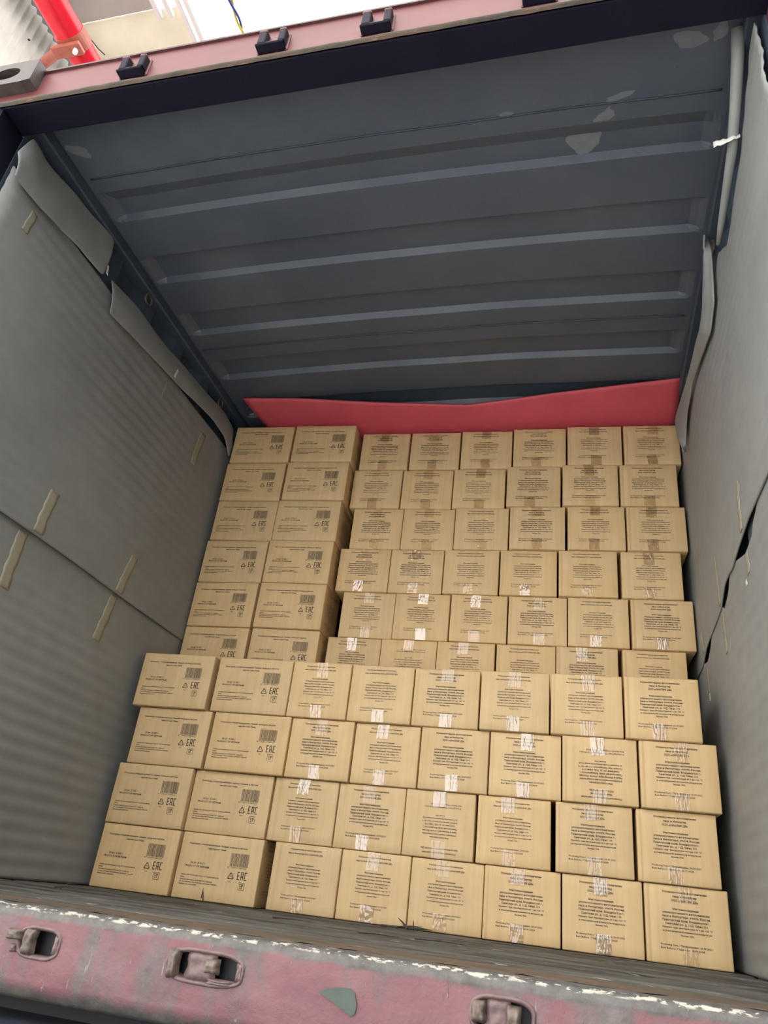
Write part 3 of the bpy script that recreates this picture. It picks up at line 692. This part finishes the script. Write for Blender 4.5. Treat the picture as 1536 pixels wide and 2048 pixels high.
def carton_label(s, r, c):
    if s == 'F': row = ['bottom row', 'second row up', 'third row up', 'top row'][r] + ' of the low front stack'
    else: row = ['lowest visible row', 'fifth row from top', 'fourth row from top', 'third row from top', 'second row from top', 'top row'][r] + ' of the tall rear stack'
    if (s, r, c) in FLIP: return 'carton with upside-down printing, ' + row
    if c == 0: return 'barcode carton against the left liner, ' + row
    if c == 1: return 'barcode carton second from left liner, ' + row
    if c == 7: return 'carton against the right liner, ' + row
    if c == 2: return 'carton just right of the barcode cartons, ' + row
    return 'text-printed carton ' + {3: 'fourth', 4: 'fifth', 5: 'sixth', 6: 'seventh'}[c] + ' from left, ' + row
for (s, r), cells in ROWS.items():
    for c, (x, dy) in enumerate(cells):
        side = c < 2; W = WA if side else WB_; D = WB_ if side else WA
        room = (cells[c + 1][0] - x) if c < 7 else 9
        sx = min(1.0, (room - .0015) / W) if room < W + .0015 else 1.0
        yf = (PSI['F'] * (x + W / 2) if s == 'F' else .31895 + PSI['B'] * (x + W / 2)) + dy
        a = math.atan(PSI[s]) + (R.uniform(-.006, .006) if s == 'F' else R.uniform(-.004, .004)) * .5
        if s == 'B' and c == 0 and r < 3: a = (.002, .002, .03)[r]
        z = (r if s == 'F' else r + 4) * HB + .0006
        o = empty('cardboard_carton', (x + W * sx / 2 - D / 2 * math.sin(a), yf + D / 2 * math.cos(a), z), a)
        tag(o, carton_label(s, r, c), 'carton', 'cartons of the low front stack' if s == 'F' else 'cartons of the tall rear stack')
        q = link('carton_body', R.choice(BODY_S if side else BODY_E), o); q.scale.x = sx
        if side:
            for me in PS + [BC, RM, EA, FS]: link(me.name.split('.')[0], me, o)
            if c == 1:
                for me in P2: link(me.name.split('.')[0], me, o).rotation_euler.z = math.pi / 2
        else:
            for me in (P3 if str(c) in HEAD3[(s, r)] else P2):
                t = link(me.name.split('.')[0], me, o)
                if (s, r, c) in FLIP: t.rotation_euler.y = math.pi; t.location.z = hb_
            off = R.uniform(-.012, .012) - .005
            for L_ in (TT, TB):
                if L_ is TT and R.random() < .2: continue
                k = link('tape', R.choice(L_), o); k.location.x = off + R.uniform(-.004, .004); k.rotation_euler.y = R.uniform(-.03, .03)

# ------------------------------------------------------------------ splinters lying on the floor by the cartons
def splinters(nm, label, x, y, items):
    m = MB()
    for dx, dy, dz, ln, az, el, r in items:
        d = Vector((math.cos(az) * math.cos(el), math.sin(az) * math.cos(el), math.sin(el)))
        p = Vector((x + dx, y + dy, r + dz)); m.tube([p, p + d * ln * .5 + Vector((0, 0, .002)), p + d * ln], [r, r * .8, r * .15], 5)
    tag(m.build(nm, M['splinter']), label, 'wood splinter', 'broken wood bits on the floor')
splinters('wood_splinter', 'thin wood splinter standing in front of a barcode carton', -.80, -.09, [(0, 0, 0, .05, 2.3, .9, .003), (-.01, 0, .01, .035, 1.9, 1.1, .002)])
splinters('wood_splinter', 'dark heap of wood splinters before the front stack', -.05, -.12, [(0, 0, 0, .05, 2.7, .6, .004), (0, .01, 0, .08, .1, .05, .005), (-.04, 0, 0, .09, .2, .12, .004), (.02, 0, 0, .04, 1.8, .8, .003), (-.09, .01, 0, .12, 0, 0, .004)])
splinters('wood_splinter', 'flat dark splinter lying on the bare floor near the sill', -.02, -.85, [(0, 0, 0, .10, .1, 0, .003), (.12, .1, 0, .14, -.05, 0, .003), (-.3, .2, 0, .12, .1, 0, .003)])
splinters('wood_splinter', 'thin splinter bristling near the left end of the floor', -1.02, -.65, [(0, 0, 0, .07, .1, .1, .003), (.02, 0, 0, .04, .9, .5, .002)])

# ------------------------------------------------------------------ canopy above the yard, red pipe, cord
cn = empty('canopy_roof', (-4.6, 1.0, -1.5)); tag(cn, 'white canopy roof with panels and rails seen above the container', 'canopy')
def cpart(name, mat, fn, smooth=False, th=0):
    m = MB(); fn(m); m.v = [(x + 4.6, y - 1.0, z + 1.5) for x, y, z in m.v]; o = m.build(name, mat, cn, smooth, th == 0)
    if th: solid(o, th)
    return o
cw = empty('corrugated_wall', (-2.44, 1.2, -1.5)); tag(cw, 'white corrugated sheet wall beside the red pipe', 'wall sheet')
def wv(y): return .009 * math.sin(2 * math.pi * y / .05)
m = MB(); m.grid(700, 1, lambda u, v: (.02 + wv(-1.7 + 5.6 * u), -2.9 + 5.6 * u, 5.77 * v)); solid(m.build('sheet', M['sheet_t'], cw, True, False), .002)
m = MB(); m.box(-.14, -.03, -2.9, 2.7, 5.6, 5.95); m.build('top_beam', M['recess'], cw)
for yy, zz in ((-2.24, 5.55), (-2.13, 5.52), (-2.05, 5.55), (-1.92, 5.5), (-1.8, 5.52), (-2.3, 5.1), (-2.1, 5.0), (-1.9, 5.05)):
    m = MB(); m.tube([(.02, yy, zz), (.034, yy, zz)], .006, 8); m.build('screw', M['recess'], cw)
cpart('panel', M['greyp'], lambda m: m.box(-2.36, -1.80, -2.2, -.905, 4.41, 4.43)); cpart('panel', M['beige'], lambda m: m.box(-2.36, -1.66, -.90, -.20, 4.40, 4.42))
cpart('panel', M['beige'], lambda m: m.box(-2.36, -1.66, -.195, 2.4, 4.40, 4.42)); cpart('panel', M['sheet_t'], lambda m: m.box(-1.56, -1.46, -2.2, 2.4, 4.40, 4.42))
for x in (-1.79, -1.72, -1.645, -1.60): cpart('rail', M['white'], lambda m: m.box(x, x + .028, -2.2, -.86 if x < -1.66 else 2.4, 4.36, 4.40, ch=.004))
for k, yy in enumerate((-1.35, -1.05)): cpart('panel_joint', M['worn'], lambda m: m.box(-2.34, -1.86, yy, yy + .006, 4.406, 4.411))
for yy in (-2.0, 2.2): cpart('beam', M['white'], lambda m: m.box(-2.62, -1.44, yy, yy + .1, 4.43, 4.55))
for yy in (-2.0, 2.2): cpart('post', M['white'], lambda m: m.box(-2.72, -2.60, yy, yy + .12, -1.5, 4.56))
cpart('cable', M['recess'], lambda m: m.tube([(-2.31, -.90, 4.38), (-2.28, -.86, 4.38), (-2.262, -.82, 4.38), (-2.25, -.77, 4.38), (-2.23, -.73, 4.38)], .003, 6))
pp = empty('red_pipe', (-1.92, 1.0, -1.5)); tag(pp, 'glossy red steel pipe with clamp and strut above the header', 'pipe')
def ppart(name, mat, fn, smooth=False):
    m = MB(); fn(m); m.v = [(x + 1.92, y - 1.0, z + 1.5) for x, y, z in m.v]; return m.build(name, mat, pp, smooth)
ppart('pipe_body', M['pipe'], lambda m: m.tube([(-1.93, -2.3, 3.7), (-1.915, -1.0, 3.7), (-1.90, 4.9, 3.7), (-1.90, 5.0, 3.6), (-1.90, 5.02, 3.4), (-1.90, 5.02, -1.5)], .072, 32), True)
ppart('clamp', M['strut'], lambda m: m.tube([(-1.92, -1.20, 3.7), (-1.92, -1.12, 3.7)], .079, 32))
ppart('clamp_plate', M['strut'], lambda m: m.box(-2.0, -1.84, -1.19, -1.13, 3.60, 3.625, ch=.004))
ppart('bolt', M['white'], lambda m: m.tube([(-1.868, -1.16, 3.625), (-1.868, -1.16, 3.575)], .012, 8))
ppart('strut', M['strut'], lambda m: (m.tube([(-1.95, -1.165, 3.63), (-2.38, -.95, 3.92)], .026, 16)))
ppart('strut_foot', M['strut'], lambda m: m.tube([(-2.22, -1.0, 3.74), (-2.40, -.86, 3.90)], .022, 12))
cb = empty('twisted_cord', (-1.0, 1.0, 3.6)); tag(cb, 'thin blue and yellow twisted cord crossing the bright sky', 'cord')
for ph, mt in ((0, 'blue'), (math.pi, 'yellow')):
    m = MB(); m.tube([(.007 * math.cos(i * .55 + ph), -3.4 + i * .018, .007 * math.sin(i * .55 + ph)) for i in range(300)], .006, 6); m.build('strand', M[mt], cb, True)
